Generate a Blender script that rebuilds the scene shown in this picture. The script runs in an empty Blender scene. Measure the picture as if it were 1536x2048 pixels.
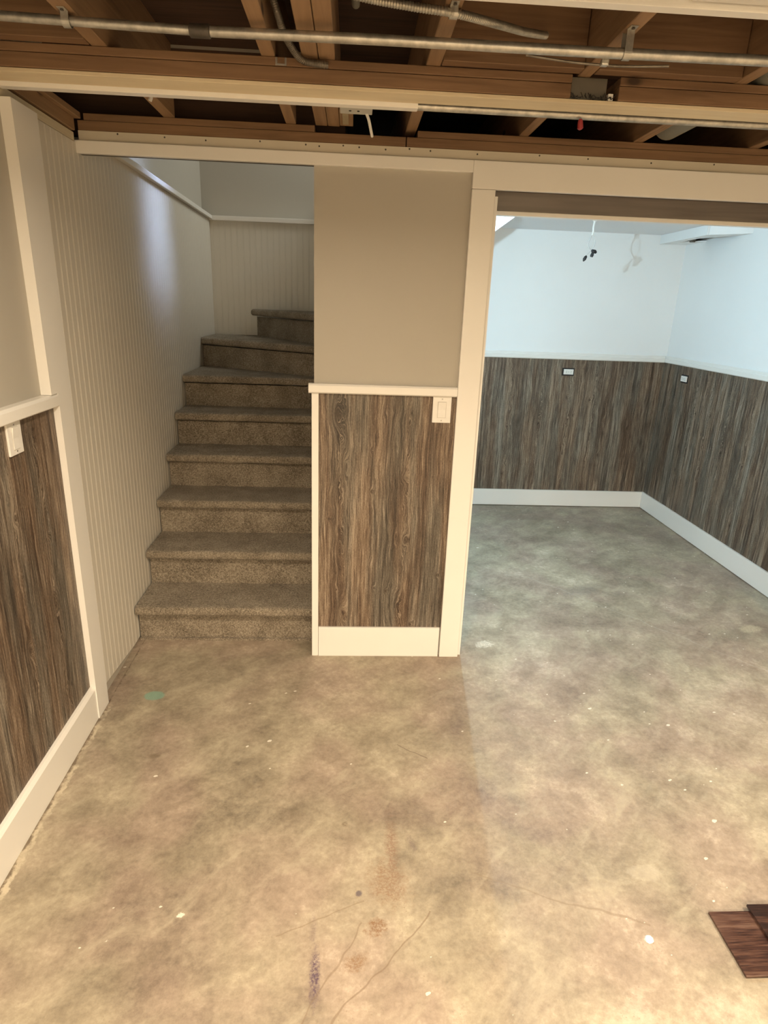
import bpy, bmesh, math, random
from mathutils import Vector, Matrix, noise
random.seed(4)
S = bpy.context.scene
C = S.collection
PI = math.pi

# ------------------------------------------------------------------ camera
cd = bpy.data.cameras.new('camera'); cam = bpy.data.objects.new('camera', cd); C.objects.link(cam)
R_ = Vector((0.99823198, -0.04807869, 0.03494779)); U_ = Vector((-0.01800558, 0.31573956, 0.94867504)); F_ = Vector((0.05664546, 0.94762702, -0.31431564))
M = Matrix.Identity(4)
for i in range(3):
    M[i][0] = R_[i]; M[i][1] = U_[i]; M[i][2] = -F_[i]
M[0][3], M[1][3], M[2][3] = 0.1552, -2.6702, 1.62
cam.matrix_world = M
cd.sensor_fit = 'VERTICAL'; cd.sensor_height = 36; cd.lens = 1244.74 * 36 / 2048
cd.clip_start = 0.02
S.camera = cam

# ------------------------------------------------------------------ view, world, lamps
S.view_settings.view_transform = 'Standard'; S.view_settings.look = 'None'
S.view_settings.gamma = 1; S.view_settings.exposure = 0.0
S.view_settings.use_curve_mapping = False
w = bpy.data.worlds.new('world'); S.world = w; w.use_nodes = True
w.node_tree.nodes['Background'].inputs[0].default_value = (0.9, 0.95, 1, 1)
w.node_tree.nodes['Background'].inputs[1].default_value = 0.0

def area(name, loc, rot, size, power, col, spread=PI, shape='DISK', size_y=None):
    l = bpy.data.lights.new(name, 'AREA'); l.shape = shape; l.size = size; l.energy = power; l.color = col; l.spread = spread
    if size_y: l.size_y = size_y
    o = bpy.data.objects.new(name, l); C.objects.link(o); o.location = loc; o.rotation_euler = rot
    return o
WARM = (1.0, 0.82, 0.60)
COOL = (0.57, 0.84, 1.0)
# ceiling downlights of the main room, all behind or beside the photographer
DOWN = [((2.25, -1.95, 2.17), 46, 150), ((1.30, -4.60, 2.17), 135, 160), ((0.05, -1.70, 2.17), 36, 165), ((-0.40, -4.60, 2.17), 140, 160)]
for p_, e_, s_ in DOWN:
    area('downlight_lamp', p_, (0, 0, 0), 0.16, e_, WARM, math.radians(s_))
# bulb of the back room
pl = bpy.data.lights.new('back_room_lamp', 'POINT'); pl.energy = 54; pl.color = COOL; pl.shadow_soft_size = 0.008
po = bpy.data.objects.new('back_room_lamp', pl); C.objects.link(po); po.location = (0.78, 0.74, 1.99)
# daylight upstairs falling down the stairwell
area('stairwell_daylight', (1.0, 1.95, 3.9), (0, math.radians(50), 0), 0.9, 28, (0.97, 0.97, 0.88), shape='SQUARE')
area('upstairs_window_light', (0.45, 1.02, 3.25), (Vector((-0.9, 1.02, 2.02)) - Vector((0.45, 1.02, 3.25))).to_track_quat('-Z', 'X').to_euler(), 0.60, 1.1, (0.50, 0.65, 1.0), spread=math.radians(24), shape='RECTANGLE', size_y=0.22)

# ------------------------------------------------------------------ mesh helpers
def box(bm, x0, x1, y0, y1, z0, z1, bev=0.0, seg=2):
    vs = [bm.verts.new((x, y, z)) for x in (x0, x1) for y in (y0, y1) for z in (z0, z1)]
    fs = [(0,1,3,2),(4,6,7,5),(0,4,5,1),(2,3,7,6),(0,2,6,4),(1,5,7,3)]
    fl = [bm.faces.new([vs[i] for i in f]) for f in fs]
    if bev:
        ed = list({e for f in fl for e in f.edges})
        bmesh.ops.bevel(bm, geom=ed, offset=bev, segments=seg, affect='EDGES', profile=0.6)
    return bm
def mkbox(*a, **k): return box(bmesh.new(), *a, **k)
def prism(bm, pts, z0, z1):
    lo = [bm.verts.new((x, y, z0)) for x, y in pts]; hi = [bm.verts.new((x, y, z1)) for x, y in pts]
    n = len(pts); bm.faces.new(lo[::-1]); bm.faces.new(hi)
    for i in range(n): bm.faces.new((lo[i], lo[(i+1) % n], hi[(i+1) % n], hi[i]))
    return bm
def extrude_profile(bm, prof, path_a, path_b, toworld):
    """prof: list of (s,t) ; toworld(s,t,u) ; u in path_a..path_b"""
    a = [bm.verts.new(toworld(s, t, path_a)) for s, t in prof]; b = [bm.verts.new(toworld(s, t, path_b)) for s, t in prof]
    n = len(prof)
    for i in range(n): bm.faces.new((a[i], a[(i+1) % n], b[(i+1) % n], b[i]))
    bm.faces.new(a[::-1]); bm.faces.new(b)
    return bm
def tube(bm, pts, r, n=10, cap=True):
    pts = [Vector(p) for p in pts]; rings = []
    rr = r if isinstance(r, (list, tuple)) else [r]*len(pts)
    prev = None
    for i, p in enumerate(pts):
        d = (pts[min(i+1, len(pts)-1)] - pts[max(i-1, 0)]).normalized()
        if prev is None:
            up = Vector((0, 0, 1)) if abs(d.z) < 0.9 else Vector((0, 1, 0))
            x = d.cross(up).normalized()
        else:
            x = (prev - d*prev.dot(d)).normalized()
        prev = x; y = d.cross(x)
        rings.append([bm.verts.new(p + (x*math.cos(2*PI*k/n) + y*math.sin(2*PI*k/n))*rr[i]) for k in range(n)])
    for a, b in zip(rings, rings[1:]):
        for k in range(n): bm.faces.new((a[k], a[(k+1) % n], b[(k+1) % n], b[k]))
    if cap: bm.faces.new(rings[0][::-1]); bm.faces.new(rings[-1])
    return bm
def smooth_path(ctrl, n=8):
    P = [Vector(c) for c in ctrl]; P = [2*P[0]-P[1]] + P + [2*P[-1]-P[-2]]; out = []
    for i in range(1, len(P)-2):
        for k in range(n):
            t = k/n
            out.append(0.5*((2*P[i]) + (-P[i-1]+P[i+1])*t + (2*P[i-1]-5*P[i]+4*P[i+1]-P[i+2])*t*t + (-P[i-1]+3*P[i]-3*P[i+1]+P[i+2])*t**3))
    out.append(P[-2]); return out
def obj(name, bm, mat, parent=None, smooth=False, label=None):
    bmesh.ops.recalc_face_normals(bm, faces=bm.faces)
    me = bpy.data.meshes.new(name); bm.to_mesh(me); bm.free()
    if mat: me.materials.append(mat)
    if smooth:
        for p in me.polygons: p.use_smooth = True
        me.set_sharp_from_angle(angle=math.radians(40))
    o = bpy.data.objects.new(name, me); C.objects.link(o)
    if parent: o.parent = parent; o.matrix_parent_inverse = Matrix.Translation(-parent.location)
    if label: o['label'] = label
    return o
def tag(o, label, cat, group=None, kind=None):
    o['label'] = label; o['category'] = cat
    if group: o['group'] = group
    if kind: o['kind'] = kind
    return o
def struct(name, bm, mat, label=None, smooth=False, parent=None):
    o = obj(name, bm, mat, parent, smooth); 
    if not parent: o['kind'] = 'structure'
    if label: o['label'] = label
    return o
def thing(name, label, cat, loc=(0, 0, 0), group=None):
    o = bpy.data.objects.new(name, None); C.objects.link(o); o.location = loc; o.empty_display_size = 0.05
    return tag(o, label, cat, group)
# the left wall is turned a degree out of square
WL, K = 0.877, 0.0194
def lw(bm):
    for v in bm.verts:
        v.co.x += -K * v.co.y
    return bm
def lwx(y, off=0): return -WL + off - K*y

# ------------------------------------------------------------------ materials
def mat_new(name):
    m = bpy.data.materials.new(name); m.use_nodes = True
    nt = m.node_tree; return m, nt, nt.nodes['Principled BSDF']
class G:
    """small node-graph helper"""
    def __init__(s, nt): s.nt = nt
    def n(s, t, **k):
        nd = s.nt.nodes.new(t)
        for a, b in k.items(): setattr(nd, a, b)
        return nd
    def link(s, a, b): s.nt.links.new(a, b)
    def put(s, sock, v):
        if isinstance(v, bpy.types.NodeSocket): s.link(v, sock)
        else: sock.default_value = v
    def math(s, op, a, b=None, c=None, clamp=False):
        nd = s.n('ShaderNodeMath', operation=op); nd.use_clamp = clamp
        s.put(nd.inputs[0], a)
        if b is not None: s.put(nd.inputs[1], b)
        if c is not None: s.put(nd.inputs[2], c)
        return nd.outputs[0]
    def pos(s):
        if not hasattr(s, '_p'): s._p = s.n('ShaderNodeNewGeometry').outputs['Position']
        return s._p
    def sep(s, v):
        nd = s.n('ShaderNodeSeparateXYZ'); s.link(v, nd.inputs[0]); return nd.outputs
    def comb(s, x, y, z):
        nd = s.n('ShaderNodeCombineXYZ')
        for i, v in enumerate((x, y, z)): s.put(nd.inputs[i], v)
        return nd.outputs[0]
    def noise(s, vec, scale, detail=4, rough=0.5, dist=0.0, col=False):
        nd = s.n('ShaderNodeTexNoise'); s.link(vec, nd.inputs['Vector'])
        nd.inputs['Scale'].default_value = scale; nd.inputs['Detail'].default_value = detail
        nd.inputs['Roughness'].default_value = rough; nd.inputs['Distortion'].default_value = dist
        return nd.outputs['Color' if col else 'Fac']
    def voro(s, vec, scale, feat='F1', out='Distance', rnd=1.0):
        nd = s.n('ShaderNodeTexVoronoi', feature=feat); s.link(vec, nd.inputs['Vector'])
        nd.inputs['Scale'].default_value = scale; nd.inputs['Randomness'].default_value = rnd
        return nd.outputs[out]
    def ramp(s, f, stops, interp='LINEAR'):
        nd = s.n('ShaderNodeValToRGB'); cr = nd.color_ramp; cr.interpolation = interp
        while len(cr.elements) < len(stops): cr.elements.new(0.5)
        for e, (p, c) in zip(cr.elements, stops):
            e.position = p; e.color = (c, c, c, 1) if isinstance(c, (int, float)) else (*c, 1)
        s.link(f, nd.inputs[0]); return nd.outputs[0]
    def mix(s, f, a, b, blend='MIX'):
        nd = s.n('ShaderNodeMix', data_type='RGBA', blend_type=blend)
        s.put(nd.inputs[0], f)
        s.put(nd.inputs[6], a if isinstance(a, bpy.types.NodeSocket) else (*a, 1))
        s.put(nd.inputs[7], b if isinstance(b, bpy.types.NodeSocket) else (*b, 1))
        return nd.outputs[2]
    def sstep(s, v, lo, hi):
        nd = s.n('ShaderNodeMapRange', interpolation_type='SMOOTHSTEP'); s.link(v, nd.inputs[0])
        nd.inputs[1].default_value = lo; nd.inputs[2].default_value = hi
        return nd.outputs[0]
    def bump(s, bs, h, strength, dist):
        nd = s.n('ShaderNodeBump'); s.link(h, nd.inputs['Height'])
        nd.inputs['Strength'].default_value = strength; nd.inputs['Distance'].default_value = dist
        s.link(nd.outputs[0], bs.inputs['Normal'])

def paint(name, col, rough=0.5, bumps=0.15, scale=180, var=0.03):
    m, nt, bs = mat_new(name); g = G(nt)
    n1 = g.noise(g.pos(), 2.2, 3)
    c2 = tuple(c*(1-var*2) for c in col)
    g.link(g.mix(n1, c2, col), bs.inputs['Base Color'])
    bs.inputs['Roughness'].default_value = rough
    g.bump(bs, g.noise(g.pos(), scale, 3), bumps, 0.002)
    return m
def plain(name, col, rough=0.5, metal=0.0, spec=None):
    m, nt, bs = mat_new(name); g = G(nt)
    n1 = g.noise(g.pos(), 40, 3)
    g.link(g.mix(n1, tuple(c*0.86 for c in col), col), bs.inputs['Base Color'])
    bs.inputs['Roughness'].default_value = rough; bs.inputs['Metallic'].default_value = metal
    return m
M_trim = paint('trim_gloss_white', (0.84, 0.82, 0.77), 0.30, 0.05, 60)
M_wall = paint('greige_wall_paint', (0.455, 0.425, 0.365), 0.55, 0.12)
M_white = paint('white_wall_paint', (0.88, 0.89, 0.88), 0.55, 0.1)
M_ceil = paint('white_ceiling_paint', (0.84, 0.85, 0.86), 0.7, 0.1)
M_bead = paint('beadboard_paint', (0.70, 0.665, 0.585), 0.33, 0.04, 60)
M_cream = paint('cream_drywall_edge', (0.66, 0.60, 0.48), 0.6, 0.2, 120, 0.1)
M_plastic = plain('white_plastic', (0.85, 0.83, 0.78), 0.3)
M_black = plain('black_rubber_and_gaps', (0.012, 0.012, 0.014), 0.5)
M_darkgap = plain('dark_gap', (0.03, 0.026, 0.022), 0.9)
M_red = plain('red_wire_nut', (0.30, 0.03, 0.035), 0.4)
M_screw = plain('screw_steel', (0.5, 0.48, 0.45), 0.35, 0.9)
M_glass = plain('lamp_lens', (0.9, 0.9, 0.88), 0.4)
M_tileceil = paint('ceiling_tile', (0.72, 0.70, 0.66), 0.9, 0.8, 90, 0.1)

def metal_mat(name, col, rough=0.38, worn=0.4):
    m, nt, bs = mat_new(name); g = G(nt)
    n1 = g.noise(g.pos(), 35, 5, 0.6)
    g.link(g.mix(g.ramp(n1, [(0.35, 0.0), (0.7, 1.0)]), tuple(c*(1-worn) for c in col), col), bs.inputs['Base Color'])
    bs.inputs['Metallic'].default_value = 0.75; bs.inputs['Roughness'].default_value = rough
    return m
M_emt = metal_mat('galvanised_conduit', (0.62, 0.60, 0.54))
M_flex = metal_mat('armoured_cable_steel', (0.55, 0.52, 0.45), 0.42)
M_cabledk = metal_mat('dull_armoured_steel', (0.24, 0.21, 0.17), 0.5)
M_couple = metal_mat('dull_coupling', (0.16, 0.14, 0.12), 0.55)
M_box = plain('steel_box', (0.17, 0.155, 0.125), 0.55, 0.3)
M_duct = plain('sheet_metal', (0.22, 0.22, 0.19), 0.5, 0.2)

def lumber(name, axis, col, dark, rough=0.75, knots=True):
    m, nt, bs = mat_new(name); g = G(nt)
    x, y, z = g.sep(g.pos())
    L, a, b = {'x': (x, y, z), 'y': (y, x, z), 'z': (z, x, y)}[axis]
    # stepping offset between boards
    v = g.comb(g.math('MULTIPLY', a, 40.0), g.math('MULTIPLY', b, 40.0), g.math('MULTIPLY', L, 2.2))
    kd = g.voro(g.comb(g.math('MULTIPLY', a, 6.0), g.math('MULTIPLY', b, 6.0), g.math('MULTIPLY', L, 3.0)), 1.0)
    n1 = g.noise(v, 1.0, 5, 0.55, 1.2)
    n2 = g.noise(g.comb(a, b, g.math('MULTIPLY', L, 0.3)), 6.0, 2)
    c = g.mix(g.ramp(n1, [(0.3, 0.0), (0.72, 1.0)]), dark, col)
    c = g.mix(g.ramp(n2, [(0.35, 0.0), (0.65, 0.5)]), c, tuple(min(1, q*1.25) for q in col))
    if knots:
        c = g.mix(g.ramp(kd, [(0.05, 0.85), (0.10, 0.0)]), c, tuple(q*0.25 for q in dark))
    g.link(c, bs.inputs['Base Color']); bs.inputs['Roughness'].default_value = rough
    g.bump(bs, n1, 0.25, 0.002)
    return m
M_lx = lumber('framing_lumber_across', 'x', (0.235, 0.138, 0.072), (0.125, 0.066, 0.031))
M_ly = lumber('framing_lumber_along', 'y', (0.30, 0.185, 0.10), (0.155, 0.088, 0.042))
M_lz = lumber('framing_lumber_upright', 'z', (0.30, 0.16, 0.075), (0.16, 0.075, 0.03))
M_plate = lumber('painted_plate', 'x', (0.66, 0.57, 0.40), (0.55, 0.45, 0.30))
M_platey = lumber('painted_plate_side', 'y', (0.60, 0.54, 0.40), (0.42, 0.34, 0.22))
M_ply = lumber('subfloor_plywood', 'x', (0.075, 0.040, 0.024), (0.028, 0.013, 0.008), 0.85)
M_head = lumber('stained_header_underside', 'x', (0.085, 0.062, 0.048), (0.05, 0.036, 0.028), 0.4, False)

def wainscot_mat():
    m, nt, bs = mat_new('weathered_wood_panel'); g = G(nt)
    x, y, z = g.sep(g.pos())
    u = g.math('ADD', x, y)
    # knots: cells stretched upright; their field bends the grain around them
    wob = g.noise(g.comb(g.math('MULTIPLY', u, 2.5), g.math('MULTIPLY', z, 2.6), 3.0), 1.0, 2)
    uw = g.math('ADD', u, g.math('MULTIPLY', g.math('SUBTRACT', wob, 0.5), 0.025))
    kv = g.comb(g.math('MULTIPLY', uw, 9.0), g.math('MULTIPLY', z, 3.0), 0.0)
    kd = g.voro(kv, 1.0)
    kv2 = g.comb(g.math('MULTIPLY', uw, 17.0), g.math('MULTIPLY', z, 5.5), 7.0)
    kd2 = g.voro(kv2, 1.0)
    def gauss(v, c0, w): 
        d = g.math('DIVIDE', g.math('SUBTRACT', v, c0), w); return g.math('POWER', 2.718, g.math('MULTIPLY', g.math('MULTIPLY', d, d), -1.0))
    def g2(c0, su, z0, sz):
        d = g.math('DIVIDE', g.math('SUBTRACT', uw, c0), su); e = g.math('DIVIDE', g.math('SUBTRACT', z, z0), sz)
        return g.math('POWER', 2.718, g.math('MULTIPLY', g.math('MULTIPLY_ADD', d, d, g.math('MULTIPLY', e, e)), -1.0))
    col_m = g.math('MULTIPLY', g.ramp(g.noise(g.comb(g.math('MULTIPLY', u, 7.5), g.math('MULTIPLY', z, 0.25), 11.0), 1.0, 1), [(0.55, 0.0), (0.66, 1.0)]), 0.5)
    for c0, w_ in ((0.108, 0.034), (0.400, 0.022), (-1.52, 0.034), (-1.71, 0.022), (4.205, 0.03), (4.66, 0.03), (4.45, 0.02), (3.95, 0.025)):
        col_m = g.math('MAXIMUM', col_m, gauss(uw, c0, w_))
    k1 = g.math('MULTIPLY', g.ramp(kd, [(0.0, 1.0), (0.16, 0.3), (0.34, 0.0)], 'EASE'), g.math('MULTIPLY_ADD', col_m, 0.040, 0.005))
    k2 = g.math('MULTIPLY', g.ramp(kd2, [(0.0, 1.0), (0.15, 0.3), (0.35, 0.0)], 'EASE'), g.math('MULTIPLY_ADD', col_m, 0.026, 0.002))
    sw = g.noise(g.comb(g.math('MULTIPLY', u, 22.0), g.math('MULTIPLY', z, 9.0), 17.0), 1.0, 3, 0.55)
    k3 = g.math('MULTIPLY', g.math('SUBTRACT', sw, 0.5), g.math('MULTIPLY_ADD', col_m, 0.055, 0.003))
    f = g.math('ADD', g.math('ADD', g.math('ADD', uw, k1), k2), k3)
    dark = None
    for (c0, z0, su, sz, am, dk_) in ((0.085, 1.175, 0.024, 0.07, 0.045, 0.5), (0.128, 0.93, 0.012, 0.05, 0.026, 0.3), (0.105, 0.55, 0.012, 0.05, 0.026, 0.3), (0.12, 0.24, 0.018, 0.06, 0.034, 0.3),
            (0.248, 0.832, 0.009, 0.012, 0.020, 0.9), (0.406, 0.603, 0.013, 0.028, 0.026, 0.9), (0.330, 0.345, 0.010, 0.014, 0.018, 0.9), (0.272, 0.36, 0.010, 0.012, 0.015, 0.6),
            (0.452, 0.17, 0.013, 0.020, 0.024, 0.9), (0.395, 0.90, 0.015, 0.022, 0.026, 0.3), (0.562, 0.43, 0.008, 0.014, 0.014, 0.9), (0.522, 0.905, 0.005, 0.008, 0.008, 0.8), (0.060, 0.70, 0.008, 0.012, 0.014, 0.8), (0.24, 1.02, 0.009, 0.012, 0.014, 0.4),
            (-1.51, 0.90, 0.014, 0.07, 0.03, 0.4), (-1.70, 0.97, 0.011, 0.02, 0.02, 0.4), (-1.73, 0.54, 0.016, 0.03, 0.03, 0.7), (-1.53, 0.62, 0.012, 0.06, 0.03, 0.5),
            (4.20, 0.80, 0.016, 0.08, 0.03, 0.4), (4.62, 0.933, 0.014, 0.02, 0.024, 0.9), (4.755, 0.466, 0.012, 0.022, 0.024, 0.9), (4.97, 0.70, 0.012, 0.018, 0.022, 0.8), (4.49, 0.8, 0.014, 0.03, 0.022, 0.8), (4.42, 0.95, 0.014, 0.03, 0.022, 0.8)):
        b_ = g2(c0, su, z0, sz); f = g.math('MULTIPLY_ADD', b_, am, f)
        d_ = g.math('MULTIPLY', g2(c0, su*0.62, z0, sz*0.62), dk_); dark = d_ if dark is None else g.math('MAXIMUM', dark, d_)
    fine = g.noise(g.comb(g.math('MULTIPLY', f, 330.0), g.math('MULTIPLY', z, 9.0), 0.0), 1.0, 4, 0.7)
    mid = g.noise(g.comb(g.math('MULTIPLY', f, 75.0), g.math('MULTIPLY', z, 2.2), 5.0), 1.0, 5, 0.68)
    broad = g.noise(g.comb(g.math('MULTIPLY', u, 15.0), g.math('MULTIPLY', z, 0.8), 9.0), 1.0, 2, 0.5)
    hue = g.noise(g.comb(g.math('MULTIPLY', u, 11.0), g.math('MULTIPLY', z, 1.2), 21.0), 1.0, 3, 0.5)
    dots = g.noise(g.comb(g.math('MULTIPLY', u, 520.0), g.math('MULTIPLY', z, 110.0), 0.0), 1.0, 2)
    val = g.math('ADD', g.math('MULTIPLY', fine, 0.36), g.math('ADD', g.math('MULTIPLY', mid, 0.34), g.math('ADD', g.math('MULTIPLY', broad, 0.18), g.math('MULTIPLY', dots, 0.12))))
    val = g.math('SUBTRACT', val, g.math('MULTIPLY', col_m, 0.012))
    grey = g.ramp(val, [(0.415, (0.028, 0.021, 0.015)), (0.475, (0.088, 0.072, 0.054)), (0.52, (0.150, 0.127, 0.099)), (0.58, (0.31, 0.27, 0.214))])
    brn = g.ramp(val, [(0.415, (0.036, 0.021, 0.013)), (0.475, (0.108, 0.070, 0.045)), (0.52, (0.178, 0.126, 0.085)), (0.58, (0.35, 0.275, 0.198))])
    c = g.mix(g.ramp(hue, [(0.40, 0.0), (0.58, 1.0)]), grey, brn)
    # thin pale ridges following the bent grain inside the knotty columns
    rid = g.noise(g.comb(g.math('MULTIPLY', f, 95.0), g.math('MULTIPLY', z, 1.0), 31.0), 1.0, 2, 0.5)
    rl = g.math('MULTIPLY', g.ramp(rid, [(0.48, 0.0), (0.50, 1.0), (0.52, 0.0)]), g.math('MULTIPLY', col_m, 0.75))
    c = g.mix(rl, c, (0.42, 0.34, 0.25))
    dk = g.math('MULTIPLY', g.ramp(rid, [(0.53, 0.0), (0.56, 1.0), (0.60, 0.0)]), g.math('MULTIPLY', col_m, 0.6))
    c = g.mix(dk, c, (0.045, 0.026, 0.015))
    c = g.mix(dark, c, (0.045, 0.028, 0.017))
    g.link(c, bs.inputs['Base Color']); bs.inputs['Roughness'].default_value = 0.5
    g.bump(bs, val, 0.35, 0.003)
    return m
M_panel = wainscot_mat()

def carpet_mat():
    m, nt, bs = mat_new('speckled_carpet'); g = G(nt)
    n1 = g.noise(g.pos(), 330, 2, 0.7); n2 = g.noise(g.pos(), 130, 3, 0.6); n3 = g.noise(g.pos(), 9, 2)
    v = g.math('ADD', g.math('MULTIPLY', n1, 0.5), g.math('ADD', g.math('MULTIPLY', n2, 0.35), g.math('MULTIPLY', n3, 0.15)))
    c = g.ramp(v, [(0.40, (0.125, 0.100, 0.070)), (0.5, (0.30, 0.248, 0.182)), (0.60, (0.54, 0.465, 0.36))])
    g.link(c, bs.inputs['Base Color']); bs.inputs['Roughness'].default_value = 1.0
    bs.inputs['Specular IOR Level'].default_value = 0.1
    bs.inputs['Sheen Weight'].default_value = 0.12
    g.bump(bs, v, 1.0, 0.012)
    return m
M_carpet = carpet_mat()

def floor_mat():
    m, nt, bs = mat_new('stained_concrete'); g = G(nt)
    P = g.pos(); x, y, z = g.sep(P)
    big = g.noise(P, 1.5, 4, 0.55, 0.3); mid = g.noise(P, 7.5, 10, 0.68, 0.25); fine = g.noise(P, 48, 8, 0.75)
    hue = g.noise(P, 2.6, 3, 0.5, 0.4)
    v = g.math('ADD', g.math('MULTIPLY', big, 0.34), g.math('ADD', g.math('MULTIPLY', mid, 0.38), g.math('MULTIPLY', fine, 0.28)))
    a = g.ramp(v, [(0.37, (0.165, 0.136, 0.099)), (0.47, (0.292, 0.247, 0.178)), (0.54, (0.385, 0.330, 0.240)), (0.62, (0.54, 0.475, 0.36))])
    b = g.ramp(v, [(0.37, (0.165, 0.124, 0.096)), (0.47, (0.290, 0.228, 0.174)), (0.54, (0.375, 0.300, 0.230)), (0.62, (0.53, 0.44, 0.352))])
    c = g.mix(g.ramp(hue, [(0.42, 0.0), (0.6, 1.0)]), a, b)
    # trowel swirls, pale
    sw = g.noise(g.comb(g.math('MULTIPLY', g.math('ADD', x, y), 2.2), g.math('MULTIPLY', g.math('SUBTRACT', y, x), 5.0), 0.0), 1.3, 9, 0.68, 0.35)
    c = g.mix(g.ramp(sw, [(0.53, 0.0), (0.68, 0.42)]), c, (0.52, 0.46, 0.34))
    c = g.mix(g.ramp(sw, [(0.33, 0.30), (0.46, 0.0)]), c, (0.17, 0.13, 0.088))
    # fine pitting
    pit = g.voro(P, 70)
    c = g.mix(g.math('MULTIPLY', g.ramp(pit, [(0.08, 0.5), (0.16, 0.0)]), g.ramp(mid, [(0.5, 0.0), (0.6, 1.0)])), c, (0.2, 0.15, 0.11))
    dn = g.noise(P, 42, 6, 0.8); dsp = g.ramp(g.noise(P, 130, 4, 0.8), [(0.40, 0.15), (0.56, 1.0)]); dn2 = g.noise(P, 6, 2)
    def stain(cx, cy, rx, ry, rot, col, s, soft=0.5, rag=1.2, c=None):
        dx = g.math('SUBTRACT', x, cx); dy = g.math('SUBTRACT', y, cy); cr, sr = math.cos(rot), math.sin(rot)
        p = g.math('DIVIDE', g.math('ADD', g.math('MULTIPLY', dx, cr), g.math('MULTIPLY', dy, sr)), rx)
        q = g.math('DIVIDE', g.math('SUBTRACT', g.math('MULTIPLY', dy, cr), g.math('MULTIPLY', dx, sr)), ry)
        d = g.math('SQRT', g.math('ADD', g.math('MULTIPLY', p, p), g.math('MULTIPLY', q, q)))
        d = g.math('ADD', d, g.math('MULTIPLY', g.math('SUBTRACT', dn, 0.5), rag*1.8))
        f = g.math('MULTIPLY', g.math('SUBTRACT', 1.0, g.sstep(d, 1.0-soft, 1.0+soft)), s)
        if rag > 1.0: f = g.math('MULTIPLY', f, dsp)
        return g.mix(f, c, col)
    c = stain(-0.662, -0.343, 0.042, 0.032, 0, (0.20, 0.36, 0.28), 0.75, 0.15, 0.25, c)       # teal paint spot
    c = stain(0.090, -1.535, 0.011, 0.062, 0.05, (0.09, 0.055, 0.09), 1.0, 0.6, 1.6, c)        # purple smear
    c = stain(0.080, -1.41, 0.008, 0.035, 0.0, (0.17, 0.12, 0.12), 0.5, 0.6, 2.2, c)
    c = stain(0.205, -1.305, 0.009, 0.009, 0.0, (0.09, 0.07, 0.09), 0.8, 0.4, 0.9, c)
    c = stain(0.29, -1.27, 0.05, 0.07, 0.3, (0.24, 0.14, 0.08), 0.75, 0.7, 1.6, c)             # rusty patch
    c = stain(0.31, -1.14, 0.018, 0.09, 0.0, (0.22, 0.12, 0.075), 0.7, 0.7, 1.6, c)
    c = stain(0.25, -1.41, 0.026, 0.022, 0.2, (0.22, 0.12, 0.06), 0.9, 0.5, 2.4, c)
    c = stain(0.195, -1.505, 0.03, 0.02, 0.4, (0.23, 0.135, 0.07), 0.85, 0.6, 2.0, c)
    c = stain(0.375, -1.13, 0.010, 0.03, 0.3, (0.14, 0.10, 0.10), 0.5, 0.6, 1.5, c)
    c = stain(0.16, -1.05, 0.010, 0.010, 0.0, (0.16, 0.12, 0.08), 0.75, 0.4, 1.2, c)
    c = stain(-0.55, -0.72, 0.020, 0.012, 0.0, (0.16, 0.12, 0.08), 0.65, 0.5, 0.8, c)
    c = stain(1.08, -1.25, 0.05, 0.028, 0.0, (0.52, 0.46, 0.36), 0.32, 0.2, 0.7, c)            # pale skim patch
    c = stain(1.60, 0.75, 0.13, 0.05, 0.5, (0.20, 0.18, 0.16), 0.5, 0.6, 2.2, c)
    c = stain(2.25, 0.22, 0.12, 0.05, 0.4, (0.17, 0.15, 0.12), 0.55, 0.6, 2.2, c)
    c = stain(2.38, 0.28, 0.07, 0.035, 0.3, (0.66, 0.58, 0.40), 0.6, 0.3, 1.2, c)
    c = stain(0.86, 0.10, 0.045, 0.03, 0.3, (0.78, 0.72, 0.60), 0.7, 0.4, 1.8, c)
    # hairline cracks
    def crack(ax, ay, bx, by, wd, col, s, c):
        L = math.hypot(bx-ax, by-ay); tx, ty = (bx-ax)/L, (by-ay)/L
        wv = g.math('MULTIPLY', g.math('SUBTRACT', dn2, 0.5), 0.07)
        dx = g.math('SUBTRACT', x, ax); dy = g.math('SUBTRACT', y, ay)
        t = g.math('ADD', g.math('MULTIPLY', dx, tx), g.math('MULTIPLY', dy, ty))
        q = g.math('ABSOLUTE', g.math('ADD', g.math('SUBTRACT', g.math('MULTIPLY', dy, tx), g.math('MULTIPLY', dx, ty)), wv))
        inside = g.math('MULTIPLY', g.math('GREATER_THAN', t, 0.0), g.math('LESS_THAN', t, L))
        f = g.math('MULTIPLY', inside, g.math('SUBTRACT', 1.0, g.sstep(q, wd*0.3, wd)))
        return g.mix(g.math('MULTIPLY', f, s), c, col)
    c = crack(0.08, -1.72, 0.40, -1.36, 0.0035, (0.20, 0.14, 0.09), 0.6, c)
    c = crack(0.02, -1.72, 0.22, -1.40, 0.003, (0.20, 0.14, 0.09), 0.5, c)
    c = crack(-0.02, -1.43, 0.22, -1.33, 0.003, (0.22, 0.16, 0.10), 0.5, c)
    c = crack(0.55, -1.25, 1.02, -1.42, 0.004, (0.24, 0.18, 0.12), 0.5, c)
    c = crack(0.36, -0.66, 0.47, -0.74, 0.003, (0.14, 0.10, 0.07), 0.7, c)
    c = crack(1.30, 0.95, 2.3, -0.25, 0.004, (0.50, 0.47, 0.42), 0.35, c)
    # white paint drops and plaster crumbs, thicker towards the doorway
    dens = g.sstep(g.math('ADD', g.math('ADD', x, g.math('MULTIPLY', y, 0.3)), g.math('MULTIPLY', dn2, 0.8)), 0.6, 1.7)
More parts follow.
